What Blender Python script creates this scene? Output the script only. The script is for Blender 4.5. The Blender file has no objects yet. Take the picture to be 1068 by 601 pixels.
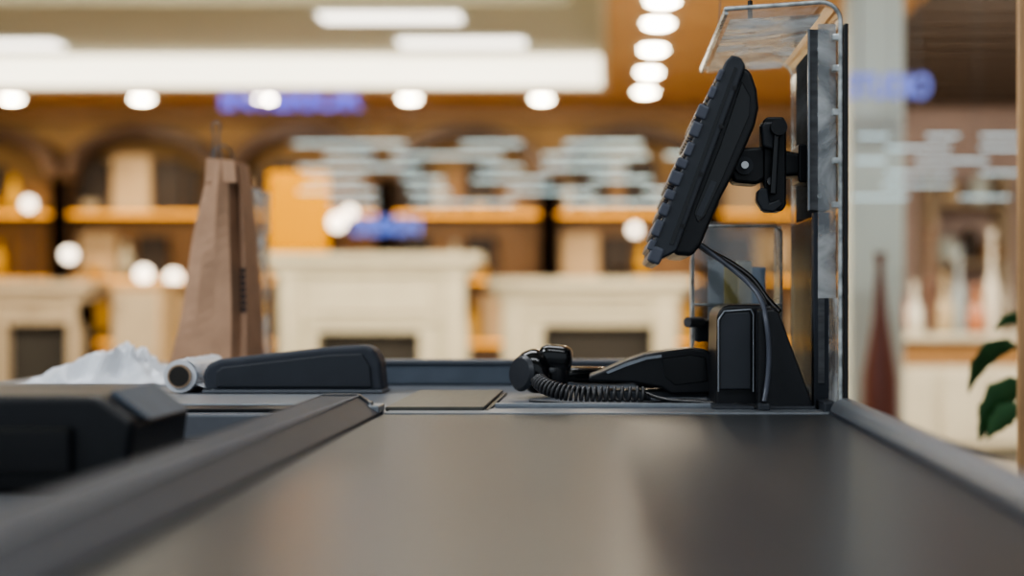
import bpy, bmesh, math, random
from mathutils import Vector, Matrix, Euler, noise
random.seed(7)
scene = bpy.context.scene
COL = scene.collection
K = 1483.0; CZ = 0.9323; H = 0.80
def WX(px, y): return (px-634.0)*y/K
def WZ(py, y): return CZ+(309.0-py)*y/K

# ------------------------------------------------------------ materials
def mat(name, c, rough=.5, metal=0., var=.08, scale=30., bump=0., spec=.5, emit=None, es=0., stretch=None, coat=0., rvar=0.):
    m = bpy.data.materials.new(name); m.use_nodes = True
    nt = m.node_tree; b = nt.nodes['Principled BSDF']
    tc = nt.nodes.new('ShaderNodeTexCoord'); mp = nt.nodes.new('ShaderNodeMapping')
    nz = nt.nodes.new('ShaderNodeTexNoise'); nz.inputs['Scale'].default_value = scale; nz.inputs['Detail'].default_value = 4
    nt.links.new(tc.outputs['Object'], mp.inputs['Vector']); nt.links.new(mp.outputs[0], nz.inputs['Vector'])
    if stretch: mp.inputs['Scale'].default_value = stretch
    cr = nt.nodes.new('ShaderNodeValToRGB')
    cr.color_ramp.elements[0].position = .3; cr.color_ramp.elements[1].position = .7
    cr.color_ramp.elements[0].color = (*[max(0, x*(1-var)) for x in c], 1)
    cr.color_ramp.elements[1].color = (*[min(1, x*(1+var)) for x in c], 1)
    nt.links.new(nz.outputs['Fac'], cr.inputs[0]); nt.links.new(cr.outputs[0], b.inputs['Base Color'])
    b.inputs['Roughness'].default_value = rough; b.inputs['Metallic'].default_value = metal
    b.inputs['Specular IOR Level'].default_value = spec; b.inputs['Coat Weight'].default_value = coat
    if rvar:
        mr = nt.nodes.new('ShaderNodeMapRange'); mr.inputs[3].default_value = rough-rvar; mr.inputs[4].default_value = rough+rvar
        nt.links.new(nz.outputs['Fac'], mr.inputs[0]); nt.links.new(mr.outputs[0], b.inputs['Roughness'])
    if bump:
        bp = nt.nodes.new('ShaderNodeBump'); bp.inputs['Strength'].default_value = bump; bp.inputs['Distance'].default_value = .002
        nt.links.new(nz.outputs['Fac'], bp.inputs['Height']); nt.links.new(bp.outputs[0], b.inputs['Normal'])
    if emit:
        b.inputs['Emission Color'].default_value = (*emit, 1); b.inputs['Emission Strength'].default_value = es
    return m
def acrylic(name, tint=(.93, .95, .95), refl=.0, rough=.03, haze=0.0, bs=.25, scale=14, graze=.55):
    m = bpy.data.materials.new(name); m.use_nodes = True; nt = m.node_tree
    for n in list(nt.nodes): nt.nodes.remove(n)
    out = nt.nodes.new('ShaderNodeOutputMaterial'); tr = nt.nodes.new('ShaderNodeBsdfTransparent'); gl = nt.nodes.new('ShaderNodeBsdfGlossy')
    tr.inputs[0].default_value = (*tint, 1); gl.inputs['Roughness'].default_value = rough
    lw = nt.nodes.new('ShaderNodeLayerWeight'); lw.inputs[0].default_value = .5
    pw = nt.nodes.new('ShaderNodeMath'); pw.operation = 'POWER'; pw.inputs[1].default_value = 4.0
    nt.links.new(lw.outputs['Facing'], pw.inputs[0])
    nz = nt.nodes.new('ShaderNodeTexNoise'); nz.inputs['Scale'].default_value = scale; nz.inputs['Detail'].default_value = 5
    tc = nt.nodes.new('ShaderNodeTexCoord'); nt.links.new(tc.outputs['Object'], nz.inputs[0])
    bp = nt.nodes.new('ShaderNodeBump'); bp.inputs['Strength'].default_value = bs; bp.inputs['Distance'].default_value = .004
    nt.links.new(nz.outputs['Fac'], bp.inputs['Height']); nt.links.new(bp.outputs[0], gl.inputs['Normal'])
    ml = nt.nodes.new('ShaderNodeMath'); ml.operation = 'MULTIPLY_ADD'; ml.use_clamp = True; ml.inputs[1].default_value = graze; ml.inputs[2].default_value = .04+refl
    nt.links.new(pw.outputs[0], ml.inputs[0])
    mx = nt.nodes.new('ShaderNodeMixShader'); nt.links.new(ml.outputs[0], mx.inputs[0]); nt.links.new(tr.outputs[0], mx.inputs[1]); nt.links.new(gl.outputs[0], mx.inputs[2])
    last = mx
    if haze:
        df = nt.nodes.new('ShaderNodeBsdfTranslucent'); df.inputs[0].default_value = (.85, .88, .9, 1)
        d2 = nt.nodes.new('ShaderNodeBsdfDiffuse'); d2.inputs[0].default_value = (.85, .88, .9, 1)
        a = nt.nodes.new('ShaderNodeMixShader'); nt.links.new(df.outputs[0], a.inputs[1]); nt.links.new(d2.outputs[0], a.inputs[2])
        n2 = nt.nodes.new('ShaderNodeTexNoise'); n2.inputs['Scale'].default_value = 9; n2.inputs['Detail'].default_value = 6; n2.inputs['Distortion'].default_value = 1.5
        nt.links.new(tc.outputs['Object'], n2.inputs[0])
        rp = nt.nodes.new('ShaderNodeMapRange'); rp.inputs[1].default_value = .42; rp.inputs[2].default_value = .72; rp.inputs[3].default_value = haze*.2; rp.inputs[4].default_value = min(1, haze*3)
        nt.links.new(n2.outputs['Fac'], rp.inputs[0])
        m2 = nt.nodes.new('ShaderNodeMixShader'); nt.links.new(rp.outputs[0], m2.inputs[0])
        nt.links.new(mx.outputs[0], m2.inputs[1]); nt.links.new(a.outputs[0], m2.inputs[2]); last = m2
    nt.links.new(last.outputs[0], out.inputs[0]); return m

M = {}
M['belt'] = mat('belt_rubber', (.050,.053,.057), .30, 0, .10, 60, .18, .45, stretch=(6,1,1), rvar=.04)
M['rail'] = mat('rail_dark_grey', (.048,.054,.068), .5, 0, .06, 40, .05, .28)
M['railedge'] = mat('rail_edge_light', (.28,.29,.32), .4, .2)
M['alu'] = mat('brushed_aluminium', (.36,.39,.43), .36, .7, .1, 50, .05, stretch=(1,12,1))
M['steel'] = mat('steel_grey', (.12,.125,.135), .45, .3, .25, 26, .05, stretch=(1,1,6))
M['steeld'] = mat('painted_steel', (.075,.08,.085), .95, 0, .15, 26, .05, .04, stretch=(1,1,6))
M['ctop'] = mat('counter_top_grey', (.15,.165,.19), .38, .1, .05, 40)
M['cbody'] = mat('counter_body', (.12,.125,.135), .5)
M['part'] = mat('grey_panel', (.11,.135,.17), .5, spec=.3)
M['plate'] = mat('scanner_plate', (.12,.115,.10), .36, .5, .1, 20, stretch=(8,1,1))
M['blk'] = mat('black_plastic', (.013,.0145,.018), .36, 0, .1, 80, .08)
M['blkg'] = mat('black_gloss', (.008,.009,.011), .16, 0, .1, 30, 0, coat=.4)
M['blk2'] = mat('charcoal_plastic', (.036,.041,.051), .40)
M['key'] = mat('keycap_grey', (.09,.10,.13), .33)
M['rubber'] = mat('cable_rubber', (.015,.015,.017), .35)
M['cord'] = mat('coil_cord', (.055,.056,.060), .4)
M['silver'] = mat('silver_screw', (.6,.6,.6), .25, 1.)
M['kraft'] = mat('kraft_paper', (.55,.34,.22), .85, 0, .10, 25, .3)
M['kraft_shaded'] = mat('kraft_paper_shaded', (.36,.22,.14), .85, 0, .10, 25, .3)  # shaded copy of the kraft colour for the bag's right side
M['ink'] = mat('dark_ink', (.04,.03,.03), .8)
M['white'] = mat('white_film', (.74,.77,.82), .30, 0, .05, 20, .3)
M['core'] = mat('cardboard_core', (.35,.25,.17), .85)
M['clear'] = acrylic('clear_acrylic', (.94,.95,.95), .03, .06, 0, .15)
M['clearh'] = acrylic('hazy_acrylic', (.90,.92,.93), .05, .10, .30, .6, 22)
M['smear_glare'] = acrylic('scuffed_glare_acrylic', (.75,.78,.80), .08, .08, .30, .9, 34, .25)  # scuffs and smears, with white glare painted into the haze
M['screen'] = acrylic('bag_screen', (.9,.92,.93), .05, .12, .3, .3)
M['cleard'] = acrylic('smoked_acrylic', (.50,.53,.55), .02, .12, .05, .25, 14, .10)
M['edge'] = mat('acrylic_edge_bright', (.50,.54,.55), .12, .3, .5, 70, .3)  # lighter colour stands in for light refracted in the sheet edges
M['cream'] = mat('cream_stone', (.52,.48,.37), .6, 0, .06, 5)
M['cream2'] = mat('beige_stone', (.43,.345,.245), .6, 0, .1, 5)
M['dark'] = mat('firebox_black', (.03,.027,.024), .8)
M['wood'] = mat('dark_wood', (.065,.032,.014), .5, 0, .2, 6, stretch=(6,6,1))
M['woodm'] = mat('mid_wood', (.27,.14,.05), .5, 0, .2, 6, stretch=(6,6,1))
M['oak'] = mat('light_oak', (.62,.38,.19), .5, 0, .15, 10, stretch=(8,8,1))
M['walnutwall'] = mat('ochre_wall', (.36,.215,.085), .7, 0, .25, 3)
M['soffit'] = mat('soffit_bronze', (.46,.26,.11), .6, 0, .08, 3)
M['ceilgrey'] = mat('ceiling_sage', (.38,.375,.30), .8, 0, .04, 2)
M['taupe'] = mat('taupe_wall', (.46,.35,.31), .8, 0, .06, 3)
M['slat'] = mat('slat_dark', (.13,.10,.08), .6)
M['column'] = mat('column_paint', (.60,.66,.62), .7, 0, .03, 3)
M['floor'] = mat('floor_tile', (.45,.41,.35), .25, 0, .1, 4)
M['tan'] = mat('tan_panel', (.58,.42,.25), .6)
M['brownp'] = mat('brown_panel', (.035,.024,.018), .6)
M['mustard'] = mat('mustard_glaze', (.7,.38,.03), .5)
M['teal'] = mat('slate_blue_glaze', (.14,.22,.28), .4)
M['green'] = mat('leaf_green', (.035,.12,.04), .4, 0, .3, 20)
M['stem'] = mat('plant_stem', (.10,.12,.04), .6)
M['terra'] = mat('planter_clay', (.30,.28,.26), .7)
M['soil'] = mat('soil', (.03,.02,.015), .9, bump=1)
def em(name, c, s): return mat(name, c, .5, emit=c, es=s, var=.02)
M['dl'] = em('downlight_glow', (1,.88,.68), 42)
M['panel'] = em('panel_glow', (1,.95,.86), 3.0)
M['cove'] = em('cove_glow', (1,.94,.78), 1.9)
M['led'] = em('shelf_led', (1,.44,.05), 1.5)
M['tube'] = em('cool_reflection', (.62,.88,1), .75)  # glow of the streaks reflected in glass, no lamp
M['globe'] = em('globe_glow', (1,.86,.68), 4.5)
M['yel'] = mat('amber_panel', (.95,.42,.0), .7, emit=(1,.40,.0), es=.28, spec=.1)
M['vio'] = em('violet_sign', (.10,.12,.75), 1.1)
M['blue'] = em('blue_sign_reflection', (.10,.18,.7), .7)

# ------------------------------------------------------------ geometry helpers
def group(name, loc=(0,0,0)):
    e = bpy.data.objects.new(name, None); e.location = loc; e.empty_display_size = .05; COL.objects.link(e); return e
def link(name, me, m, parent=None, bevel=0., seg=3, smooth=False):
    o = bpy.data.objects.new(name, me); COL.objects.link(o)
    if m is not None: me.materials.append(m)
    if parent is not None:
        o.parent = parent; o.matrix_parent_inverse = Matrix.Translation(-Vector(parent.location))
    if bevel:
        b = o.modifiers.new('bev', 'BEVEL'); b.width = bevel; b.segments = seg; b.limit_method = 'ANGLE'; b.angle_limit = math.radians(25)
    if smooth:
        for p in me.polygons: p.use_smooth = True
        me.set_sharp_from_angle(angle=math.radians(40))
    return o
def mesh(name, vs, fs):
    me = bpy.data.meshes.new(name); me.from_pydata([tuple(v) for v in vs], [], fs)
    bm = bmesh.new(); bm.from_mesh(me); bmesh.ops.recalc_face_normals(bm, faces=bm.faces); bm.to_mesh(me); bm.free(); me.update(); return me
def box(name, x0,x1,y0,y1,z0,z1, m, parent=None, bevel=0., seg=3):
    vs = [(x,y,z) for x in (x0,x1) for y in (y0,y1) for z in (z0,z1)]
    fs = [(0,1,3,2),(4,6,7,5),(0,4,5,1),(2,3,7,6),(0,2,6,4),(1,5,7,3)]
    return link(name, mesh(name, vs, fs), m, parent, bevel, seg)
def prism(name, pts, a0, a1, m, parent=None, axis='Y', bevel=0., seg=3, smooth=False):
    n = len(pts)
    f = {'Y': lambda p,a: (p[0],a,p[1]), 'Z': lambda p,a: (p[0],p[1],a), 'X': lambda p,a: (a,p[0],p[1])}[axis]
    vs = [f(p,a0) for p in pts]+[f(p,a1) for p in pts]
    fs = [tuple(range(n)), tuple(range(2*n-1,n-1,-1))]+[(i,(i+1)%n,(i+1)%n+n,i+n) for i in range(n)]
    return link(name, mesh(name, vs, fs), m, parent, bevel, seg, smooth)
def obox(name, c, size, ry, m, parent=None, bevel=0.):
    R = Matrix.Rotation(ry, 3, 'Y'); vs = []
    for sx in (-.5,.5):
        for sy in (-.5,.5):
            for sz in (-.5,.5): vs.append(Vector(c)+R@Vector((sx*size[0],sy*size[1],sz*size[2])))
    fs = [(0,1,3,2),(4,6,7,5),(0,4,5,1),(2,3,7,6),(0,2,6,4),(1,5,7,3)]
    return link(name, mesh(name, vs, fs), m, parent, bevel, 3)
def lathe(name, prof, base, m, parent=None, n=28, axis=(0,0,1)):
    q = Vector((0,0,1)).rotation_difference(Vector(axis).normalized()); vs = []; fs = []
    for r,z in prof:
        for i in range(n):
            a = 2*math.pi*i/n; vs.append(Vector(base)+q@Vector((r*math.cos(a), r*math.sin(a), z)))
    for j in range(len(prof)-1):
        for i in range(n): fs.append((j*n+i, j*n+(i+1)%n, (j+1)*n+(i+1)%n, (j+1)*n+i))
    fs.append(tuple(range(n))); fs.append(tuple(range((len(prof)-1)*n, len(prof)*n)))
    return link(name, mesh(name, vs, fs), m, parent, smooth=True)
def cyl(name, p0, p1, r, m, parent=None, n=20):
    d = Vector(p1)-Vector(p0); return lathe(name, [(r,0),(r,d.length)], p0, m, parent, n, d)
def tube(name, pts, r, m, parent=None, smooth=True):
    cu = bpy.data.curves.new(name, 'CURVE'); cu.dimensions = '3D'; cu.bevel_depth = r; cu.bevel_resolution = 3; cu.resolution_u = 8; cu.use_fill_caps = True
    if smooth:
        s = cu.splines.new('BEZIER'); s.bezier_points.add(len(pts)-1)
        for bp, p in zip(s.bezier_points, pts): bp.co = p; bp.handle_left_type = bp.handle_right_type = 'AUTO'
    else:
        s = cu.splines.new('POLY'); s.points.add(len(pts)-1)
        for bp, p in zip(s.points, pts): bp.co = (*p, 1)
    o = bpy.data.objects.new(name, cu); COL.objects.link(o); cu.materials.append(m)
    if parent: o.parent = parent; o.matrix_parent_inverse = Matrix.Translation(-Vector(parent.location))
    return o

# ============================================================ ROOM
box('floor', -8.5,4.5,-3,12.7,-.1,0, M['floor'])
box('wall_back', -8.5,2.55,12.6,12.75,0,2.9, M['walnutwall'])
box('wall_back_right', 2.55,4.5,12.6,12.75,0,2.9, M['taupe'])
box('wall_left', -8.65,-8.5,-3,12.75,0,2.9, M['walnutwall'])
box('wall_right', 4.5,4.65,-3,12.75,0,2.9, M['taupe'])
cl = group('ceiling', (0,4,2.58))
box('soffit_front', -8.5,4.5,-3,4,2.58,2.9, M['ceilgrey'], cl)
box('soffit_rear', -8.5,0,11.4,12.6,2.58,2.9, M['soffit'], cl)
box('soffit_side', 0,1.75,4,12.6,2.58,2.9, M['soffit'], cl)
box('soffit_edge', -8.5,-8,4,11.4,2.58,2.9, M['soffit'], cl)
box('slat_backing', 1.75,4.5,4,12.6,2.66,2.9, M['slat'], cl)
for i in range(22): box('slat_%d'%i, 1.76,4.5,4.2+i*.38,4.3+i*.38,2.58,2.66, M['slat'], cl)
box('coffer_top', -8,0,4,11.4,2.86,2.95, M['ceilgrey'], cl)
box('coffer_lip', -8,0,11.30,11.36,2.58,2.60, M['cream'], cl)
box('cove_lit_face', -8,-.02,11.36,11.40,2.60,2.85, M['cove'], cl)  # coffer face lit by the cove; that light is put in as emission
box('coffer_side', -.05,-.01,4.2,11.35,2.60,2.85, M['cream'], cl)
box('coffer_inner_step', -8,-.25,9.0,9.06,2.78,2.86, M['ceilgrey'], cl)
for i,(px0,px1,py) in enumerate([(335,480,15),(417,547,42),(-60,62,44)]):
    y = 1.925*K/(309-py)
    g = group('ceiling_panel_light', (WX((px0+px1)/2,y), y, 2.85))
    w = .26
    box('diffuser', WX(px0,y),WX(px1,y),y-w/2,y+w/2,2.825,2.845, M['panel'], g, .004)
    box('housing', WX(px0,y)-.03,WX(px1,y)+.03,y-w/2-.03,y+w/2+.03,2.84,2.86, M['column'], g)
def downlight(x,y):
    g = group('recessed_downlight', (x,y,2.58))
    lathe('lamp_dome', [(.001,0),(.05,.004),(.08,.016),(.088,.032),(.001,.033)], (x,y,2.543), M['dl'], g)
    lathe('trim_ring', [(.10,0),(.12,.002),(.12,.015),(.10,.015)], (x,y,2.564), M['cream'], g)
    L = bpy.data.lights.new('downlight_beam','SPOT'); L.energy = 42; L.color = (1,.80,.54); L.spot_size = 2.2; L.spot_blend = .6; L.shadow_soft_size = .08
    o = bpy.data.objects.new('beam', L); o.location = (x,y,2.52); COL.objects.link(o); o.parent = g; o.matrix_parent_inverse = Matrix.Translation(-Vector(g.location))
for px in (12,148,278,427,565,-125): downlight(WX(px,11.75), 11.75)
for y in (11.35,10.35,9.4,8.5,7.85,7.1): downlight(.30, y)

# arched shelf units on the rear wall
YF = 12.22
rs = random.Random(21)
def shelf_unit(cx, kinds):
    g = group('arched_shelf_unit', (cx,12.4,0)); w = .70
    for s in (-1,1):
        box('post', cx+s*w-.08, cx+s*w+.08, YF,12.58,0,1.95, M['wood'], g, .01)
        box('capital', cx+s*w-.085, cx+s*w+.085, YF-.02,12.58,1.93,1.98, M['woodm'], g, .01)
    n = 28; outer = [(cx+.69*math.cos(a), 1.96+.45*math.sin(a)) for a in [math.pi*i/n for i in range(n+1)]]
    inner = [(cx+.57*math.cos(a), 1.96+.345*math.sin(a)) for a in [math.pi*i/n for i in range(n+1)]]
    vs = []; fs = []
    for y in (YF,12.58):
        vs += [(p[0],y,p[1]) for p in outer]+[(p[0],y,p[1]) for p in inner]
    m_ = n+1; N = 2*m_
    for i in range(n):
        fs += [(i,i+1,m_+i+1,m_+i),(N+i,N+i+1,N+m_+i+1,N+m_+i),(i,i+1,N+i+1,N+i),(m_+i,m_+i+1,N+m_+i+1,N+m_+i)]
    fs += [(0,m_,N+m_,N),(n,m_+n,N+m_+n,N+n)]
    link('arch_ring', mesh('arch_ring',vs,fs), M['wood'], g)
    box('back_panel', cx-w,cx+w,12.54,12.58,.05,1.96, M['woodm'], g)
    for z in (.55,1.09,1.66):
        box('shelf_board', cx-w+.07,cx+w-.07,YF+.02,12.54,z-.04,z, M['woodm'], g, .004)
        box('shelf_led', cx-w+.08,cx+w-.08,YF+.0,YF+.02,z-.035,z-.010, M['led'], g)
    box('lower_cabinet', cx-w+.07,cx+w-.07,YF+.03,12.54,.02,.5, M['wood'], g, .005)
    for j,z in enumerate((1.66,1.09,.55)):
        x = cx-.60
        for k in (kinds[j] if j<2 else 'nsdnts'):
            ww = {'t':.33,'d':.26,'n':.12,'s':.10}[k]; hh = {'t':.50,'d':.46,'n':.36,'s':.40}[k]
            if j: hh *= .8
            if x+ww>cx+.62: break
            mm = {'t':M['tan'],'d':M['brownp'],'n':rs.choice((M['cream2'],M['mustard'],M['teal'],M['cream'])),'s':rs.choice((M['woodm'],M['mustard'],M['brownp']))}[k]
            if k=='n': lathe('vase', [(.03,0),(.055,.08),(.05,.2),(.02,.26),(.03,.32)], (x+.06,12.38,z), mm, g, 16)
            else:
                box('sample_board', x,x+ww,12.40,12.44,z,z+hh, mm, g, .004)
                if rs.random()<.6: lathe('bowl', [(.03,0),(.07,.05),(.08,.09),(.06,.09)], (x+ww/2,12.32,z), rs.choice((M['cream'],M['brownp'],M['mustard'])), g, 16)
            x += ww+.03
cxs = [WX(p,YF) for p in (-23,147,317,487,657,827)]
kk = [('tdsn','dtn'),('dtds','tnd'),('nsdn','ndsd'),('dnsd','dsnd'),('ndsd','tdn'),('tdnd','dtn')]
for c,k in zip(cxs,kk): shelf_unit(c,k)
box('trim_1', -8.5,2.55,12.45,12.6,2.46,2.58, M['woodm'], None, .02)

for px,py,r,y in ((352,232,.065,11.2),(30,213,.05,11.2),(72,266,.055,11.2),(150,286,.06,11.2),(181,290,.06,11.2),(662,240,.045,11.2),(365,222,.05,11.5)):
    x = WX(px,y); z = WZ(py,y)
    g = group('globe_floor_lamp', (x,y,0))
    n=14; lathe('globe', [(max(.002,r*math.sin(math.pi*i/n)), -r*math.cos(math.pi*i/n)) for i in range(n+1)], (x,y,z), M['globe'], g)
    cyl('pole', (x,y,.02),(x,y,z-r+.005),.012, M['wood'], g); lathe('foot', [(.13,0),(.13,.015),(.02,.03)], (x,y,0), M['wood'], g)
y=11.8; g = group('backlit_amber_panel', (WX(312,y),y,0))
box('lit_face', WX(280,y),WX(342,y),y,y+.04,WZ(266,y),WZ(180,y), M['yel'], g, .01)
for px in (288,336): box('leg', WX(px,y)-.02,WX(px,y)+.02,y,y+.04,0,WZ(266,y), M['wood'], g)
box('foot', WX(280,y),WX(344,y),y-.12,y+.16,0,.03, M['wood'], g)
def sign(txt, px0, px1, py0, py1, y, m, name):
    cu = bpy.data.curves.new(name,'FONT'); cu.body = txt; cu.extrude = .02; cu.size = 1; cu.align_x='LEFT'; cu.offset = .02
    o = bpy.data.objects.new(name+'_tmp', cu); COL.objects.link(o); bpy.context.view_layer.update()
    dg = bpy.context.evaluated_depsgraph_get(); me = bpy.data.meshes.new_from_object(o.evaluated_get(dg)); bpy.data.objects.remove(o)
    xs=[v.co.x for v in me.vertices]; ys=[v.co.y for v in me.vertices]
    X0,X1,Z0,Z1 = WX(px0,y),WX(px1,y),WZ(py1,y),WZ(py0,y)
    for v in me.vertices:
        v.co = (X0+(v.co.x-min(xs))/(max(xs)-min(xs))*(X1-X0), y+v.co.z, Z0+(v.co.y-min(ys))/(max(ys)-min(ys))*(Z1-Z0))
    g = group(name,((X0+X1)/2,y,Z0))
    me.materials.clear(); link('letters', me, m, g)
    for t in (.15,.85):
        x=X0+(X1-X0)*t; cyl('hanger',(x,y+.02,(Z0+Z1)/2),(x,y+.02,2.58),.004,M['steel'],g,8)
sign('INTERIOR', 232,377,93,114, 11.55, M['vio'], 'shop_sign_and_reflections')
sign('DESIGN', 368,438,226,245, 11.0, M['blue'], 'shop_sign_and_reflections')  # blue reflection, built as glowing letters
M['bluedim'] = em('dim_sign_reflection', (.16,.20,.62), .45)
sign('STUDIO', 884,970,77,103, 5.7, M['bluedim'], 'shop_sign_and_reflections')  # sign reflection lying over the column, built as glowing letters

def fireplace(px0,px1,pyt,ox0,ox1,oyt,y,m):
    x0,x1,zt = WX(px0,y),WX(px1,y),WZ(pyt,y); a,b,zo = WX(ox0,y),WX(ox1,y),WZ(oyt,y)
    g = group('fireplace_mantel', ((x0+x1)/2,y,0))
    box('mantel_shelf', x0,x1,y-.08,y+.32,zt-.07,zt, m, g, .015)
    box('cornice', x0+.05,x1-.05,y-.04,y+.32,zt-.14,zt-.07, m, g, .02)
    box('frieze', x0+.10,x1-.10,y,y+.3,zo+.06,zt-.14, m, g)
    box('frieze_panel', x0+.32,x1-.32,y-.02,y+.01,zo+.12,zt-.19, m, g, .01)
    pw = (a-x0-.10)*.6
    for s0,s1 in ((x0+.10,x0+.10+pw),(x1-.10-pw,x1-.10)):
        box('pilaster', s0,s1,y-.03,y+.3,.12,zt-.14, m, g, .01); box('plinth', s0-.03,s1+.03,y-.06,y+.3,0,.12, m, g, .01)
        box('pilaster_inset', s0+.04,s1-.04,y-.045,y-.02,.2,zt-.3, m, g, .008)
    for s0,s1 in ((x0+.10+pw,a),(b,x1-.10-pw)): box('slip', s0,s1,y+.02,y+.3,0,zo+.06, m, g)
    box('lintel', a,b,y+.02,y+.3,zo,zo+.06, m, g)
    box('firebox', a,b,y+.12,y+.28,0,zo, M['dark'], g)
    box('hearth', x0,x1,y-.35,y-.06,0,.04, m, g, .01)
fireplace(275,502,264,330,437,347,9.0,M['cream'])
fireplace(508,722,290,566,700,340,9.4,M['cream'])
fireplace(-30,98,292,4,82,338,9.0,M['cream2'])
y=9.2; g=group('wooden_sideboard',(WX(140,y),y,0))
box('carcass',WX(116,y),WX(168,y),y,y+.4,.08,WZ(300,y),M['tan'],g,.01); box('top',WX(114,y),WX(170,y),y-.03,y+.42,WZ(300,y),WZ(293,y),M['oak'],g,.01)
for xx in (118,163):
    box('leg',WX(xx,y),WX(xx+4,y),y+.02,y+.06,0,.08,M['wood'],g)
box('door',WX(120,y),WX(164,y),y-.015,y,.12,WZ(306,y),M['cream2'],g,.01)
y=8.7; g=group('low_ottoman',(WX(205,y),y,0))
box('cushion',WX(178,y),WX(228,y),y,y+.4,.2,.5,M['wood'],g,.05)
for xx in (182,222):
    for yy in (y+.04,y+.34): box('leg',WX(xx,y)-.02,WX(xx,y)+.02,yy,yy+.04,0,.22,M['woodm'],g)

def reflection_streaks(name, px0,px1,py0,py1,y,n,seed,step=.12,r0=.0075,wl=(40,130)):  # glowing rods and wires added in place of streaks reflected in glass
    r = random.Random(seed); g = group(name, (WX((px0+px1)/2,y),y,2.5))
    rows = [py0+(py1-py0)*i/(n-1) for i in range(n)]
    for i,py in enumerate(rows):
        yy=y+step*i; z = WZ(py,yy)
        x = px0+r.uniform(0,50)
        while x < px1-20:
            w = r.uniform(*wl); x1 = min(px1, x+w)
            cyl('tube', (WX(x,yy),yy,z),(WX(x1,yy),yy,z),r0, M['tube'], g, 8)  # streak reflected in glass, built as a glowing rod
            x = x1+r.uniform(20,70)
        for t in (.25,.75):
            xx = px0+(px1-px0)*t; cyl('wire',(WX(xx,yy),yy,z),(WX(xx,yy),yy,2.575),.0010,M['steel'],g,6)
reflection_streaks('glass_reflection_streaks', 300,720,150,212,9.8,6,1)
reflection_streaks('glass_reflection_streaks', 884,1064,142,206,5.2,6,4,.06,.0035,(25,80))

box('column', WX(886,6),WX(943,6),6,6.2,0,2.58, M['column'], None, .01)
y=8.0; g=group('display_cabinet',(WX(995,y),y,0))
x0,x1=WX(924,y),WX(1085,y)
box('top',x0-.03,x1+.03,y-.04,y+.55,WZ(356,y),WZ(349,y),M['cream'],g,.01)
box('drawer_band',x0+.03,x1,y,y+.5,WZ(382,y),WZ(356,y),M['woodm'],g,.008)
box('body',x0,x1,y-.01,y+.5,.06,WZ(382,y),M['cream'],g,.01)
for i in range(3):
    a=x0+.04+i*(x1-x0-.06)/3; box('door_%d'%i,a,a+(x1-x0)/3-.06,y-.03,y-.008,.1,WZ(388,y),M['cream'],g,.01)
box('kick',x0+.02,x1-.02,y+.02,y+.48,0,.06,M['dark'],g)
zt=WZ(349,y)
cols=[(.40,.12,.07),(.6,.58,.5),(.13,.07,.05),(.45,.35,.22),(.30,.34,.35),(.42,.16,.08),(.65,.6,.5),(.2,.17,.13)]
for i,px in enumerate((938,954,970,985,1000,1018,1034,1050)):
    h=(.42,.3,.62,.35,.5,.28,.6,.4)[i]; m=mat('glaze_%d'%i,cols[i],.25); xx=WX(px,y+.2)
    g=group('decorative_vase',(xx,y+.2,zt)); rr=(.04,.05,.035,.05,.04,.055,.04,.05)[i]
    lathe('body',[(rr*.6,0),(rr,h*.15),(rr*.95,h*.45),(rr*.35,h*.62),(rr*.3,h*.92),(rr*.45,h)],(xx,y+.2,zt),m,g,18)
y=5.8; xx=WX(918,y); g=group('tall_floor_vase',(xx,y,0)); lathe('body',[(.05,0),(.075,.3),(.07,.6),(.03,.85),(.015,1.05),(.025,1.11)],(xx,y,0),mat('oxblood',(.13,.045,.035),.3),g)
y=12.1; g=group('wall_display_shelving',(WX(1000,y),y,0))
for px in (975,1052): box('upright',WX(px,y)-.02,WX(px,y)+.02,y,12.58,0,2.0,M['cream2'],g)
for z in (.7,1.2,1.7): box('shelf',WX(975,y),WX(1052,y),y,12.58,z,z+.03,M['cream2'],g)
for i,(t,z,h) in enumerate(((.15,.73,.3),(.5,.73,.2),(.8,.73,.28),(.25,1.23,.22),(.55,1.23,.3),(.85,1.23,.18),(.3,1.73,.2),(.7,1.73,.26))):
    xx=WX(975+77*t,y); lathe('jar_%d'%i,[(.06,0),(.09,h*.3),(.08,h*.7),(.03,h)],(xx,y+.2,z),(M['brownp'],M['woodm'],M['tan'],M['column'])[i%4],g,16)
box('oak_post', WX(1063,2.2),WX(1063,2.2)+.08,2.2,2.215,0,2.58, M['oak'], None, .002)

# ============================================================ CHECKOUT
BX0,BX1 = -.2524,.249
ck = group('checkout_counter', (0,1,0))
box('body', -.33,.29,-.3,1.60,.0,H-.045, M['cbody'], ck)
box('body_rear', -.95,.30,1.60,2.16,0,H-.03, M['cbody'], ck)
box('body_bagging', -.95,-.37,2.16,2.86,0,H-.03, M['cbody'], ck)
box('work_top', -.95,.30,1.602,2.16,H-.03,H-.001, M['ctop'], ck, .003)
box('work_top_bagging', -.95,-.37,2.162,2.86,H-.03,H-.001, M['ctop'], ck, .003)
prism('guide_rail_left', [(-.335,H-.045),(-.335,H+.012),(-.322,H+.020),(-.283,H+.020),(-.277,H+.016),(-.2555,H+.002),(-.2535,H-.045)], -.3,1.60, M['rail'], ck, bevel=.0015)
box('rail_groove_line', -.2815,-.2798,-.3,1.60,H+.0185,H+.0208, M['railedge'], ck)
box('rail_outer_line', -.3235,-.3215,-.3,1.60,H+.0185,H+.0205, M['blk2'], ck)
prism('rail_end_cap', [(-.337,H-.045),(-.337,H+.014),(-.322,H+.022),(-.281,H+.022),(-.254,H+.003),(-.254,H-.045)], 1.60,1.612, M['blk2'], ck, bevel=.002)
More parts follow.
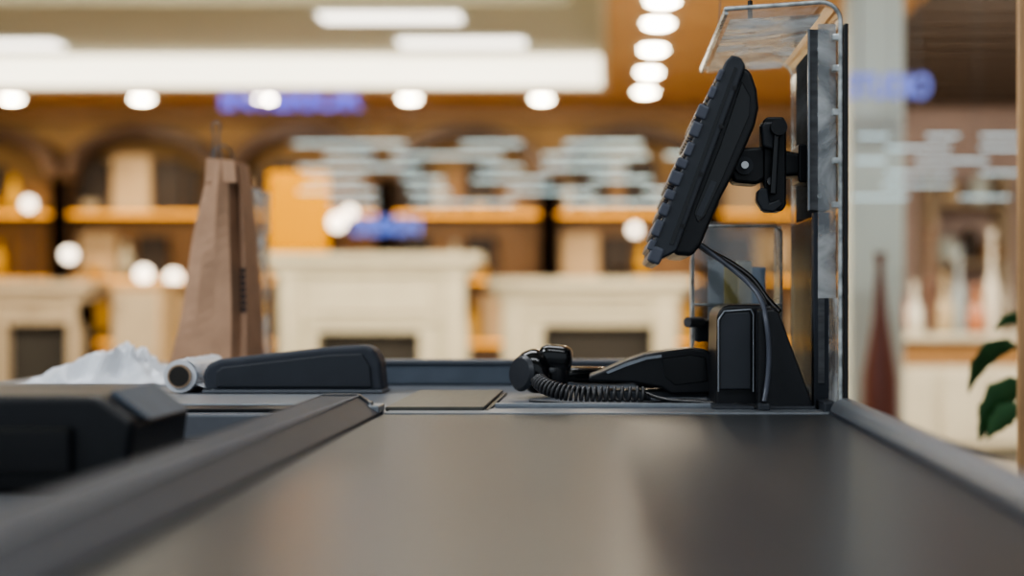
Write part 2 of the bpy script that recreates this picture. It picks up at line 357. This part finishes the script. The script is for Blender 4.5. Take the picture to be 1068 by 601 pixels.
box('rail_end_bracket', -.285,-.255,1.585,1.625,H+.001,H+.010, M['alu'], ck, .002)
cyl('bracket_screw', (-.268,1.60,H+.009),(-.268,1.60,H+.014),.004, M['silver'], ck)
prism('guide_rail_right', [(.2505,H-.045),(.2505,H+.006),(.254,H+.013),(.262,H+.0175),(.272,H+.0175),(.280,H+.012),(.284,H),(.29,H-.045)], -.3,1.60, M['alu'], ck, bevel=.002)
box('rail_lower_lip', .249,.2525,-.3,1.60,H-.02,H+.003, M['rail'], ck)
box('transfer_strip', -.252,.262,1.603,1.655,H-.002,H+.001, M['alu'], ck, .001)
box('scanner_plate', -.256,-.1425,1.635,1.93,H,H+.005, M['plate'], ck, .0015)
box('scanner_plate_shadow_gap', -.1415,-.137,1.635,1.93,H-.001,H+.0015, M['blk'], ck)
box('slot_recess', -.50,-.33,1.63,1.68,H-.001,H+.003, M['blk'], ck, .001)
box('side_plate', -.60,-.345,1.70,1.86,H,H+.004, M['alu'], ck, .002)
box('counter_rib', -.135,.125,1.70,1.712,H-.001,H+.004, M['alu'], ck, .001)
box('rear_partition', WX(395,2.14),WX(722,2.14),2.125,2.155,H-.001,WZ(377,2.14), M['part'], ck, .004)
box('rear_partition_cap', WX(395,2.14),WX(722,2.14),2.12,2.16,WZ(379,2.14),WZ(375,2.14), M['ctop'], ck, .001)
box('rear_partition_side', .115,.125,1.98,2.13,H-.001,WZ(377,2.14), M['part'], ck, .002)
box('cashier_side_shelf', -1.0,-.34,.6,1.60,.72,.765, M['cbody'], ck, .004)
box('cashier_side_cabinet', -1.0,-.34,.75,1.60,0,.72, M['cbody'], ck)
bel = group('conveyor_belt', (0,.7,H))
n=10; pr=[(-.28,H-.001)]
pr += [(1.588+.012*math.sin(math.pi*i/n), H-.012+.012*math.cos(math.pi*i/n)) for i in range(n+1)]
pr += [(-.28,H-.024)]
prism('belt_surface', pr, BX0,BX1-.0005, M['belt'], bel, axis='X', smooth=True)
y=1.95
pts=[(213,409),(211,390),(216,380),(228,375),(345,362),(380,360),(390,364),(397,378),(400,409)]
g=group('moulded_side_guard',(WX(300,y),y,H))
prism('shell',[(WX(a,y),max(H,WZ(b,y))) for a,b in pts],y,y+.05,M['rail'],g,bevel=.006)
prism('inset',[(WX(a,y),max(H+.004,WZ(b,y))) for a,b in [(226,404),(226,388),(232,383),(345,370),(378,369),(386,382),(388,404)]],y-.003,y+.001,M['blk2'],g,bevel=.002)
box('foot_strip',WX(213,y),WX(400,y),y-.01,y+.06,H,H+.004,M['ctop'],g,.001)

g=group('cash_drawer_box',(-.6,1.28,.765))
prism('shell',[(-.95,.765),(-.95,.840),(-.94,.848),(-.432,.848),(-.400,.826),(-.408,.765)],1.20,1.36,M['blk'],g,bevel=.016,seg=5)
box('front_panel',-.92,-.45,1.192,1.204,.782,.822,M['blkg'],g,.004)
box('handle',-.75,-.60,1.178,1.196,.795,.805,M['blk2'],g,.003)
prism('grey_end_trim',[(-.430,.8475),(-.400,.827),(-.393,.826),(-.426,.8515)],1.225,1.335,M['part'],g,bevel=.001)

# ------------------------------------------------------------ plastic bag roll + crumpled film
y=2.02; g=group('plastic_bag_roll',(-.62,y,H))
cx=WX(190,y-.06); r=.0225
lathe('film_roll',[(.014,0),(r,0),(r*1.02,.01),(r,.16),(.014,.16)],(cx,y-.07,H+r),M['white'],g,30,(0,1,0))
lathe('core_ring',[(.0135,-.004),(.0162,-.004),(.0162,.01),(.0135,.01)],(cx,y-.07,H+r),M['core'],g,30,(0,1,0))
# dark plug across the core paints in the shade of the open hole
lathe('core_hole_shade',[(.001,-.0045),(.0136,-.0045),(.0136,.01),(.001,.01)],(cx,y-.07,H+r),M['dark'],g,30,(0,1,0))
vs=[];fs=[];nu,nv=18,12
for i in range(nu+1):
    for j in range(nv+1):
        u=i/nu; v=j/nv
        a=math.radians(80-120*min(1,u*1.6)); rr=r+.0015
        if u<.62: p=Vector((cx+rr*math.cos(a),0,H+r+rr*math.sin(a)))
        else: p=Vector((cx+rr*.75+(u-.62)*.075,0,H+.010*(1-(u-.62)/.38)+.002))
        w=noise.noise(Vector((u*6,v*7,2)))*.005
        vs.append((p.x+abs(w)+.001,y-.072+.15*v,max(H+.0008,p.z+abs(w))))
for i in range(nu):
    for j in range(nv): fs.append((i*(nv+1)+j,(i+1)*(nv+1)+j,(i+1)*(nv+1)+j+1,i*(nv+1)+j+1))
o=link('loose_film',mesh('loose_film',vs,fs),M['white'],g)
for p in o.data.polygons: p.use_smooth=True
g=group('crumpled_plastic_bag',(-.77,2.2,H))
NX,NY=44,30; vs=[]; fs=[]
zo,am=.004,.062
for i in range(NX+1):
    for j in range(NY+1):
        u=i/NX; v=j/NY; ex=.125; ey=.075
        xx=-.755+(u-.5)*2*ex+.016*noise.noise(Vector((v*4,u*3,1))); yy=2.185+(v-.5)*2*ey+.014*noise.noise(Vector((u*5,v*3,5)))
        env=(max(0,1-(2*u-1)**4))*(max(0,1-(2*v-1)**4)); hump=math.exp(-((u-.52)/.22)**2)*.65+.35
        q=Vector((u*3.0+.6*v,v*2.0-.4*u,3)); rid=(1-abs(noise.noise(q*1.3)*2.4))*.62+(1-abs(noise.noise(q*2.9)*2.2))*.38
        vs.append((xx,yy,H+.001+zo*env+am*env*hump*max(0.05,rid)))
for i in range(NX):
    for j in range(NY): fs.append((i*(NY+1)+j,(i+1)*(NY+1)+j,(i+1)*(NY+1)+j+1,i*(NY+1)+j+1))
link('film',mesh('film',vs,fs),M['white'],g)

# ------------------------------------------------------------ paper bag
g=group('paper_bag',(-.64,2.40,H))
yn,yf=2.32,2.44
bl,br=WX(173,yn),WX(257,yn); tl,tr=WX(216,yn),WX(245,yn); zt=WZ(168,yn)
vs=[];fs=[]
rows=18
def ring(t):
    zz=H+.001+(zt-H)*t
    xl=bl+(tl-bl)*(t**.92)+.004*math.sin(t*7)*t*(1-t)*4; xr=br+(tr-br)*t**2.2
    mid=xl+(xr-xl)*(.80-.10*t)
    k=t**.8; inn=.045*k
    pts=[(xl,yn+.01*k),(xl+(mid-xl)*.33,yn+.008*math.sin(t*9+1)*t*(1-t)*3),(xl+(mid-xl)*.66,yn+.010*math.sin(t*6)*t),(mid,yn+.004),(mid+(xr-mid)*.45,yn+inn*.5+.012),(xr,yn+.015*k),
         (xr,yf-.03*k),(mid,yf-.05*k),(xl,yf-.04*k)]
    return [(a,b,zz) for a,b in pts]
nn=9
for j in range(rows+1): vs+=ring(j/rows)
for j in range(rows):
    for i in range(nn): fs.append((j*nn+i,j*nn+(i+1)%nn,(j+1)*nn+(i+1)%nn,(j+1)*nn+i))
fs.append(tuple(range(nn)))
me=mesh('paper_shell',vs,fs); o=link('paper_shell',me,M['kraft'],g); me.materials.append(M['kraft_shaded'])
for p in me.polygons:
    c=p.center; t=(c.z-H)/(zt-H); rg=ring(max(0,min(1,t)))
    if c.x>rg[3][0]-.002 and len(p.vertices)==4: p.material_index=1  # shade of the right side put into the paper colour
sd=o.modifiers.new('so','SOLIDIFY'); sd.thickness=.0012; sd.offset=-1
for k in range(7):
    t0=.30+.030*k; a=Vector(ring(t0)[4]); b=Vector(ring(t0)[5])
    p=a.lerp(b,.0); q=a.lerp(b,1.0); up=Vector((0,0,.008)); off=Vector((.0004,-.003,0))
    link('print_%d'%k,mesh('print',[p+off,q+off,q+off+up,p+off+up],[(0,1,2,3)]),M['ink'],g)
a=ring(1.0)
prism('top_fold',[(a[0][0]-.004,zt-.035),(a[0][0]-.001,zt+.005),(a[5][0]-.001,zt+.001),(a[5][0]+.003,zt-.035)],yn-.001,yn+.003,M['kraft'],g)
g=group('wire_bag_rack',(WX(238,2.5),2.52,H))
xr=WX(243,2.52)
lathe('base',[(.035,0),(.035,.005),(.01,.01)],(xr,2.53,H),M['steel'],g)
zt2=WZ(158,2.4)
tube('upright',[(xr,2.53,H+.005),(xr,2.53,zt2-.02),(xr,2.50,zt2+.012),(xr-.004,2.45,zt2+.014),(xr-.004,2.42,zt2),(xr-.004,2.415,zt2-.02)],.0018,M['steel'],g)
tube('hook_loop',[(xr-.010,2.42,zt2-.016),(xr-.006,2.42,zt2+.02),(xr-.002,2.42,zt2+.052),(xr+.002,2.42,zt2+.02),(xr+.008,2.42,zt2-.016)],.0017,M['steel'],g)
y=2.66; g=group('clear_side_screen',(WX(264,y),y,H))
box('sheet',WX(262,y),WX(262,y)+.004,y-.05,y+.14,H,WZ(196,y),M['screen'],g)
box('sheet_edge',WX(262,y)-.001,WX(262,y)+.010,y-.054,y-.05,H,WZ(196,y),M['screen'],g)
box('foot',WX(256,y),WX(276,y),y-.05,y+.14,H,H+.01,M['steel'],g,.002)

# ------------------------------------------------------------ telephone handset with coiled cord
g=group('telephone_handset',(WX(575,1.9),1.9,H))
def superell(name,c,r,m,parent,e=2.6,rot=(0,0,0),n=24):
    vs=[];fs=[];R=Euler(rot).to_matrix()
    f=lambda v: math.copysign(abs(v)**(2/e),v)
    for j in range(n+1):
        ph=-math.pi/2+math.pi*j/n
        for i in range(2*n):
            th=math.pi*i/n; vs.append(Vector(c)+R@Vector((r[0]*f(math.cos(ph))*f(math.cos(th)),r[1]*f(math.cos(ph))*f(math.sin(th)),r[2]*f(math.sin(ph)))))
    for j in range(n):
        for i in range(2*n): fs.append((j*2*n+i,j*2*n+(i+1)%(2*n),(j+1)*2*n+(i+1)%(2*n),(j+1)*2*n+i))
    me=mesh(name,vs,fs); o=link(name,me,m,parent)
    for p in me.polygons: p.use_smooth=True
    return o
y=1.88
sx=lambda p:WX(p,y); sz=lambda p:WZ(p,y)
superell('ear_cup',(sx(558),y,sz(387)),(.022,.026,.0295),M['blkg'],g,2.5,(0,-.35,0))
lathe('ear_plate',[(.001,0),(.021,0),(.024,.004),(.020,.009),(.001,.010)],(sx(549)-.002,y-.014,sz(389)),M['blk2'],g,28,(-.7,-.7,.1))
superell('neck_block',(sx(579),y+.01,sz(374)),(.023,.022,.0180),M['blkg'],g,3.4,(0,.10,0))
superell('lower_body',(sx(575),y+.01,sz(393)),(.023,.022,.022),M['blk'],g,3)
superell('grey_face_patch',(sx(573),y-.011,sz(386)),(.009,.004,.004),M['steel'],g,3)  # small grey oval on the front of the body
superell('handle_grip',(sx(622),y+.05,sz(394)),(.062,.020,.012),M['blkg'],g,3,(0,.05,.45))
superell('mouth_cup',(sx(680),y+.11,H+.018),(.024,.024,.017),M['blk'],g,2.8)
def coil(name,path,r,turns,wr,m,parent):
    pts=[];N=turns*12
    P=[Vector(p) for p in path]
    def at(t):
        s=t*(len(P)-1); i=min(int(s),len(P)-2); f=s-i
        p0=P[max(i-1,0)];p1=P[i];p2=P[i+1];p3=P[min(i+2,len(P)-1)]
        return .5*((2*p1)+(-p0+p2)*f+(2*p0-5*p1+4*p2-p3)*f*f+(-p0+3*p1-3*p2+p3)*f**3)
    for k in range(N+1):
        t=k/N; c=at(t); d=(at(min(1,t+.01))-at(max(0,t-.01))).normalized()
        n1=d.cross(Vector((0,0,1))).normalized(); n2=n1.cross(d); a=2*math.pi*turns*t
        rr=r*min(1,.5+t*12,.5+(1-t)*12)
        pts.append(c+n1*rr*math.cos(a)+n2*rr*math.sin(a))
    return tube(name,pts,wr,m,parent,smooth=False)
y=1.76; r=.0088
coil('coiled_cord',[(WX(560,y),y+.03,H+.026),(WX(572,y),y+.01,H+.018),(WX(597,y),y,H+.0115),(WX(632,y),y,H+.0105),(WX(674,y),y+.01,H+.0105)],r,24,.0021,M['cord'],g)
tube('cord_lead',[(WX(674,y),y+.01,H+.011),(WX(690,y),y-.01,H+.006),(WX(730,1.72),1.72,H+.004),(WX(770,1.68),1.68,H+.004),(WX(793,1.64),1.635,H+.004)],.0024,M['rubber'],g)
tube('cord_strain',[(WX(560,y),y+.03,H+.026),(WX(556,1.82),1.83,H+.024),(WX(560,1.86),1.87,H+.02)],.004,M['rubber'],g)
g2=group('loose_cable',(.05,1.7,H))
tube('cable',[(WX(552,1.75),1.76,H+.003),(WX(600,1.73),1.725,H+.003),(WX(660,1.72),1.715,H+.003),(WX(720,1.77),1.78,H+.003),(WX(760,1.74),1.73,H+.003),(WX(792,1.66),1.645,H+.004)],.0018,M['cord'],g2)

# ------------------------------------------------------------ hand-held barcode scanner
y=1.80
g=group('barcode_scanner',(WX(690,y),y,H))
top=[(614,391),(630,385),(650,376),(672,368),(700,364),(722,362),(738,364),(746,372),(746,400),(743,409),(700,410),(690,403),(660,398),(632,397),(614,396)]
prism('body',[(WX(a,y),max(H,WZ(b,y)-.002)) for a,b in top],y,y+.07,M['blk'],g,bevel=.009,seg=5,smooth=True)
prism('trim_line',[(WX(a,y),WZ(b,y)) for a,b in [(632,388),(652,379),(674,372),(690,370),(690,373),(675,375),(654,382),(634,390)]],y-.0015,y+.002,M['alu'],g)
prism('side_inset',[(WX(a,y),WZ(b,y)) for a,b in [(690,374),(720,370),(736,373),(738,398),(704,402),(694,394)]],y-.001,y+.004,M['blkg'],g,bevel=.001)
box('scanner_window',WX(746,y)-.001,WX(746,y)+.002,y+.012,y+.058,H+.012,H+.035,M['blkg'],g)
box('foot',WX(630,y),WX(742,y),y+.01,y+.06,H,H+.012,M['blk2'],g,.003)
box('counter_cable_tray',WX(678,y),WX(760,y),y-.02,y-.008,H,H+.005,M['ctop'],g,.002)

# ------------------------------------------------------------ pedestal (black trapezoid)
y=1.655
g=group('terminal_pedestal',(WX(795,y),y,H))
P=lambda L,yy:[(WX(a,yy),WZ(b,yy)) for a,b in L]
q=P([(748,428),(750,328),(756,320),(764,318),(806,318),(814,322),(846,421),(847,428)],y); q[0]=(q[0][0],H);q[-1]=(q[-1][0],H)
prism('shell',q,y+.03,y+.17,M['blk'],g,bevel=.004)
q=P([(790,428),(790,323),(806,322),(812,326),(848,423),(848,428)],y); q[0]=(q[0][0],H);q[-1]=(q[-1][0],H)
prism('front_fin',q,y-.005,y+.03,M['blk'],g,bevel=.003)
prism('side_panel',P([(752,408),(752,334),(758,326),(784,325),(786,330),(786,408)],y),y+.024,y+.031,M['blk2'],g,bevel=.002)
tube('panel_edge_reflection',[(*(lambda v:(v[0],y+.0235,v[1]))(p),) for p in P([(751,410),(751,334),(757,325),(785,323),(788,328),(788,410)],y)],.0011,M['alu'],g,smooth=False)  # light-grey line puts the panel edge's bright reflections into colour
box('foot',WX(744,y),WX(850,y),y-.01,y+.18,H,H+.005,M['blk2'],g,.002)

# ------------------------------------------------------------ POS terminal (seen edge-on)
yn=1.66; yf=1.90
g=group('pos_terminal',(WX(740,yn),1.78,WZ(170,yn)))
P=lambda L:[(WX(a,yn),WZ(b,yn)) for a,b in L]
prism('front_bezel',P([(772,59),(764,57),(757,63),(750,80),(738,108),(722,146),(706,190),(692,228),(677,262),(676,273),(683,276),(692,269),(706,262),(778,68)]),yn,yf,M['blk2'],g,bevel=.003)
prism('rear_housing',P([(776,68),(784,74),(790,92),(792,112),(788,130),(776,158),(764,184),(752,206),(742,230),(731,256),(722,267),(704,266),(700,258),(722,196),(745,135)]),yn+.006,yf-.006,M['blk'],g,bevel=.006,seg=4)
prism('side_seam',P([(766,70),(769,71),(702,256),(698,255)]),yn-.0008,yn+.003,M['blkg'],g)
prism('side_panel',P([(774,84),(783,100),(782,120),(752,190),(735,226),(728,232),(724,222),(752,150)]),yn+.0045,yn+.009,M['blkg'],g,bevel=.001)
prism('side_vent',P([(742,188),(748,190),(732,226),(726,224)]),yn+.003,yn+.008,M['blk2'],g)
th=math.atan2(76,190)
A=Vector((WX(755,yn),0,WZ(70,yn))); B=Vector((WX(679,yn),0,WZ(262,yn)))
nrm=Vector(((B-A).z,0,-(B-A).x)).normalized()
if nrm.x>0: nrm=-nrm
for rI,(t,ln,pr_) in enumerate([(.045,.018,.007),(.14,.018,.009),(.25,.020,.014),(.345,.022,.013),(.45,.020,.010),(.53,.014,.014),(.61,.020,.015),(.70,.014,.013),(.78,.018,.012),(.88,.024,.011),(.97,.016,.009)]):
    for cI in range(7):
        c=A.lerp(B,t)+nrm*(pr_/2-.003); c.y=yn+.012+cI*.034
        obox('key_%d_%d'%(rI,cI),c,(pr_,.028,ln*.84),th,M['key'],g,.0025)
obox('key_skirt',Vector((0,(yn+yf)/2,0))+A.lerp(B,.5)+nrm*.0005,(.003,.235,.205),th,M['blk2'],g,.001)
obox('bottom_lip',(WX(684,yn),(yn+yf)/2-.001,WZ(266,yn)),(.016,.242,.020),th,M['key'],g,.003)
cyl('top_stub',(WX(766,yn),yn+.05,WZ(62,yn)),(WX(770,yn),yn+.05,WZ(52,yn)),.005,M['blk'],g)
for a,b in ((766,92),(752,132),(731,182),(712,236)):
    cyl('side_screw',(WX(a,yn),yn-.001,WZ(b,yn)),(WX(a,yn),yn+.01,WZ(b,yn)),.0028,M['rubber'],g,12)
g=group('terminal_mount_bracket',(WX(805,1.75),1.75,WZ(170,1.75)))
y=1.73
P=lambda L,yy=y:[(WX(a,yy),WZ(b,yy)) for a,b in L]
prism('vertical_plate',P([(796,126),(800,122),(817,122),(820,127),(820,214),(816,220),(800,220),(797,214)]),y,y+.05,M['blk'],g,bevel=.002)
prism('clamp_jaw_top',P([(792,132),(797,128),(812,128),(812,150),(808,158),(794,154)]),y-.012,y+.0,M['blk2'],g,bevel=.003)
prism('swivel_arm',P([(764,160),(772,154),(800,152),(836,160),(836,182),(800,186),(790,192),(766,190),(760,176)]),y+.005,y+.055,M['blk'],g,bevel=.004)
prism('lower_hook',P([(789,200),(794,196),(800,198),(802,212),(812,208),(816,214),(806,222),(794,220),(788,210)]),y-.01,y+.01,M['blk2'],g,bevel=.002)
prism('lever',P([(806,130),(812,132),(808,204),(801,204)]),y-.018,y-.010,M['blkg'],g,bevel=.002)
cyl('pivot_bolt',(WX(776,y),y-.012,WZ(173,y)),(WX(776,y),y+.02,WZ(173,y)),.0045,M['silver'],g)
cyl('pivot_washer',(WX(776,y),y-.004,WZ(173,y)),(WX(776,y),y+.02,WZ(173,y)),.011,M['blk2'],g)
cyl('lever_knob',(WX(810,y),y-.026,WZ(135,y)),(WX(810,y),y,WZ(135,y)),.010,M['blk'],g)
cyl('lower_bolt',(WX(803,y),y-.014,WZ(190,y)),(WX(803,y),y,WZ(190,y)),.005,M['steel'],g)
box('wall_flange',.232,.2555,1.73,1.80,WZ(190,y),WZ(150,y),M['blk'],g,.002)
g=group('terminal_cables',(WX(780,1.7),1.7,H))
yy=1.70
L=[(728,254),(744,266),(764,281),(782,297),(793,312),(799,335),(802,370),(800,400),(797,419)]
tube('thick_cable',[(WX(a,yy),1.74-.07*i/8,WZ(b,yy)) for i,(a,b) in enumerate([(728,252),(742,262),(766,276),(786,292),(800,312),(812,326)])],.0042,M['rubber'],g)
dep=[1.70,1.70,1.69,1.68,1.665,1.645,1.643,1.641,1.636]
tube('thin_cable',[(WX(a,dd),dd,WZ(b,dd)) for (a,b),dd in zip(L,dep)],.0030,M['key'],g)
tube('second_cable',[(WX(a+5,yy-.03*i/8),1.72-.05*i/8,WZ(b+1,yy)) for i,(a,b) in enumerate(L[:6])],.0028,M['rubber'],g)
box('cable_clip',WX(790,1.635),WX(803,1.635),1.628,1.645,H+.001,H+.009,M['blk2'],g,.002)

# ------------------------------------------------------------ acrylic guard
g=group('acrylic_guard_screen',(.263,1.8,H))
y0,y1=1.61,2.03; X=.2655; zt=CZ+.333; t=.004
def sheetprof(off):
    pr=[(X+off,H+.0)]; R=.022+off
    cx,cz=X-.022,zt-.022
    for i in range(9):
        a=math.radians(11.25*i); pr.append((cx+R*math.cos(a),cz+R*math.sin(a)))
    pr.append((.134,zt-.008+off)); return pr
o_=sheetprof(0); i_=sheetprof(-t)
prism('bent_sheet',o_+i_[::-1],y0,y1,M['clear'],g)
tube('near_edge',[(p[0]-.002,y0,p[1]) for p in o_],.0026,M['edge'],g,smooth=False)
tube('far_edge',[(p[0]-.002,y1,p[1]) for p in o_],.0016,M['edge'],g,smooth=False)
box('hood_lip',.132,.136,y0,y1,zt-.014,zt-.006,M['edge'],g)
prism('hood_glare',[(.140,zt-.017),(.244,zt-.0105),(.244,zt-.0095),(.140,zt-.016)],y0+.02,y1-.02,M['clearh'],g)  # pale haze patches painted in as white glare on the hood
box('edge_gasket',.2665,.2715,y0-.006,y0+.006,H+.0,zt-.025,M['blk'],g,.001)
box('edge_glare_strip',.2400,.2605,y0+.014,y0+.0155,H+.13,zt-.022,M['smear_glare'],g)  # strip carries painted glare along with the smears
box('edge_glare_strip_low',.2575,.2605,y0+.002,y0+.05,H+.0,H+.13,M['smear_glare'],g)
for k,zz in enumerate((.10,.15,.205,.255,.29)):
    box('clip_%d'%k,.2545,.2625,y0-.001,y0+.010,CZ+zz,CZ+zz+.007,M['edge'],g,.001)
box('steel_plate',.2565,.2605,1.675,1.94,WZ(220,1.68),WZ(32,1.68),M['steeld'],g,.001)
box('steel_plate_flange',.236,.2605,1.671,1.675,WZ(220,1.68),WZ(32,1.68),M['steel'],g,.001)
box('steel_plate_edge',.2350,.2372,1.669,1.676,WZ(220,1.68),WZ(32,1.68),M['alu'],g,.0005)
for z in (WZ(52,1.67),WZ(120,1.67),WZ(205,1.67)): cyl('plate_bolt',(.248,1.671,z),(.248,1.667,z),.003,M['silver'],g,12)
box('smoked_lower_sheet',.257,.2595,1.69,2.0,H,WZ(222,1.68),M['cleard'],g)
box('lower_channel',.242,.2605,1.672,1.69,H,WZ(222,1.68),M['rail'],g,.001)
box('lower_channel_slot',.247,.2545,1.6705,1.6722,H+.03,WZ(235,1.68),M['steel'],g)
box('base_clamp',.245,.262,1.612,1.70,H,H+.012,M['blk2'],g,.002)
cyl('top_hook',(.170,1.70,zt-.004),(.170,1.70,zt+.02),.003,M['blk'],g)
tube('hanging_wire',[(WX(748,2.0),2.02,zt-.006),(WX(752,2.02),2.03,zt+.1),(WX(756,2.02),2.03,2.58)],.0008,M['steel'],g)
tube('hanging_wire_b',[(.170,1.70,zt+.01),(.170,1.70,2.58)],.0009,M['steel'],g)

# ------------------------------------------------------------ clear leaflet holder behind
y=1.93
g=group('acrylic_leaflet_holder',(WX(768,y),y,H))
X0,X1=WX(722,y),WX(815,y); Z0,Z1=H,WZ(236,y)
box('front_sheet',X0,X1,y,y+.003,Z0,Z1,M['clear'],g,.001)
box('back_sheet',X0,X1,y+.06,y+.063,Z0,Z1+.01,M['clear'],g,.001)
for x in (X0,X1-.003): box('side',x,x+.003,y,y+.063,Z0,Z1,M['clearh'],g,.001)
tube('rim',[(X0,y,Z0),(X0,y,Z1-.008),(X0+.008,y,Z1),(X1-.008,y,Z1),(X1,y,Z1-.008),(X1,y,Z0)],.0018,M['edge'],g,smooth=False)
tube('mid_rim',[(X0,y-.001,WZ(318,y)),(X1,y-.001,WZ(318,y))],.0016,M['edge'],g,smooth=False)
lf=[(.75,.82,.9),(.9,.75,.3),(.85,.85,.8),(.35,.5,.75)]
for i in range(4):
    a=X0+.022+.020*i; box('leaflet_%d'%i,a,a+.022,y+.012+.01*i,y+.014+.01*i,H+.10,WZ(272+6*(i%2),y),mat('leaflet_%d'%i,lf[i],.5),g)
box('inner_tray',X0+.004,X1-.004,y+.005,y+.058,H+.07,H+.10,M['blk2'],g,.003)
cyl('knob',(WX(716,y),y-.02,WZ(336,y)),(WX(716,y)+.02,y-.0,WZ(336,y)),.007,M['steel'],g)

# ------------------------------------------------------------ potted plant on the right
px_,py_=.98,2.75
g=group('potted_plant',(px_,py_,0))
lathe('pot',[(.13,0),(.17,.05),(.19,.38),(.20,.40),(.18,.40),(.17,.37)],(px_,py_,0),M['terra'],g)
lathe('soil',[(.001,0),(.172,0),(.172,.01),(.001,.012)],(px_,py_,.365),M['soil'],g)
def leaf(base,dirv,L,wd,droop,roll=0):
    d=Vector(dirv).normalized(); s=d.cross(Vector((0,0,1)))
    s=s.normalized() if s.length>.01 else Vector((1,0,0)); s=(Matrix.Rotation(roll,3,d)@s)
    vs=[];fs=[];n=12; p=Vector(base)
    for i in range(n+1):
        t=i/n; w=wd*math.sin(math.pi*min(1,t*.97+.03)**.75)*(1-.25*t)*(1+.12*math.sin(t*23))
        s=(s-d*s.dot(d)).normalized(); up=s.cross(d)
        vs+=[p-s*w+up*w*.35,p.copy(),p+s*w+up*w*.35]
        d=(d+Vector((0,0,-droop/n))).normalized(); p=p+d*(L/n)
    for i in range(n):
        for k in (0,1): fs.append((i*3+k,i*3+k+1,i*3+k+4,i*3+k+3))
    me=mesh('leaf',vs,fs); o=link('leaf',me,M['green'],g)
    for pl in me.polygons: pl.use_smooth=True
tips=[((WX(1058,2.68),2.68,WZ(362,2.68)),(-1,0,.08),.135,.027,2.1,1.1),
      ((WX(1066,2.66),2.66,WZ(400,2.66)),(-.5,0,-.25),.14,.036,1.3,1.3),
      ((WX(1070,2.72),2.72,WZ(335,2.72)),(-.55,.1,.3),.07,.014,1.6,1.2),
      ((WX(1064,2.64),2.64,WZ(425,2.64)),(-.8,0,-.3),.09,.024,1.0,1.5)]
for b,dv,L,w,dr,ro in tips:
    tube('stem',[(px_,py_,.37),((px_+b[0])/2+.08,(py_+b[1])/2,.37+(b[2]-.37)*.7),b],.003,M['stem'],g)
    leaf(b,dv,L,w,dr,ro)
for i in range(16):
    a=random.uniform(-1.2,1.6); zz=random.uniform(.75,1.15); b=(px_+.10*math.cos(a)+.03,py_+.1*math.sin(a),zz)
    tube('stem',[(px_,py_,.37),(px_+.02*math.cos(a),py_,.37+(zz-.37)*.6),b],.004,M['stem'],g)
    leaf(b,(math.cos(a),math.sin(a),.4),random.uniform(.13,.2),.03,1.8,random.uniform(-.6,.6))

# ============================================================ LIGHT
def area(name,loc,size,e,col,rot=(0,0,0)):
    L=bpy.data.lights.new(name,'AREA'); L.shape='RECTANGLE'; L.size,L.size_y=size; L.energy=e; L.color=col
    o=bpy.data.objects.new(name,L); o.location=loc; o.rotation_euler=rot; COL.objects.link(o); return o
area('ceiling_light_warm',(-2.2,6.6,2.5),(6,.5),195,(1,.87,.67),(math.radians(35),0,0))
area('added_right_fill',(2.9,6.4,2.5),(2.2,.5),110,(1,.92,.80),(math.radians(35),0,0))  # unseen lamp added to brighten the taupe wall on the right
area('ceiling_light_column',(1.4,4.3,2.5),(.8,.3),14,(.93,1,.96),(math.radians(40),0,0))
area('ceiling_light_checkout',(-.5,2.6,2.55),(1.6,.5),18,(.95,.97,1.0))
area('ceiling_light_entry',(.4,.2,2.55),(2.2,.5),18,(.92,.96,1.0))
d=Vector((.1,1.7,1.0))-Vector((-1.9,.9,2.2))
area('added_left_rim_light',(-1.9,.9,2.2),(.9,.5),20,(.90,.95,1.0),d.to_track_quat('-Z','Y').to_euler())  # unseen lamp added for rim light on the terminal and pedestal reflections
w=bpy.data.worlds.new('world'); scene.world=w; w.use_nodes=True
w.node_tree.nodes['Background'].inputs[0].default_value=(.82,.91,1,1); w.node_tree.nodes['Background'].inputs[1].default_value=.42

# ============================================================ CAMERA
cd=bpy.data.cameras.new('camera'); cam=bpy.data.objects.new('camera',cd); COL.objects.link(cam); scene.camera=cam
cam.location=(0,0,CZ); cam.rotation_euler=(math.radians(90),0,0)
cd.lens=50; cd.sensor_width=36; cd.shift_x=-100/1068; cd.shift_y=8.5/1068
cd.dof.use_dof=True; cd.dof.focus_distance=1.72; cd.dof.aperture_fstop=1.9; cd.clip_start=.02
scene.view_settings.view_transform='AgX'
try: scene.view_settings.look='AgX - Medium High Contrast'
except Exception: pass
scene.view_settings.exposure=.38
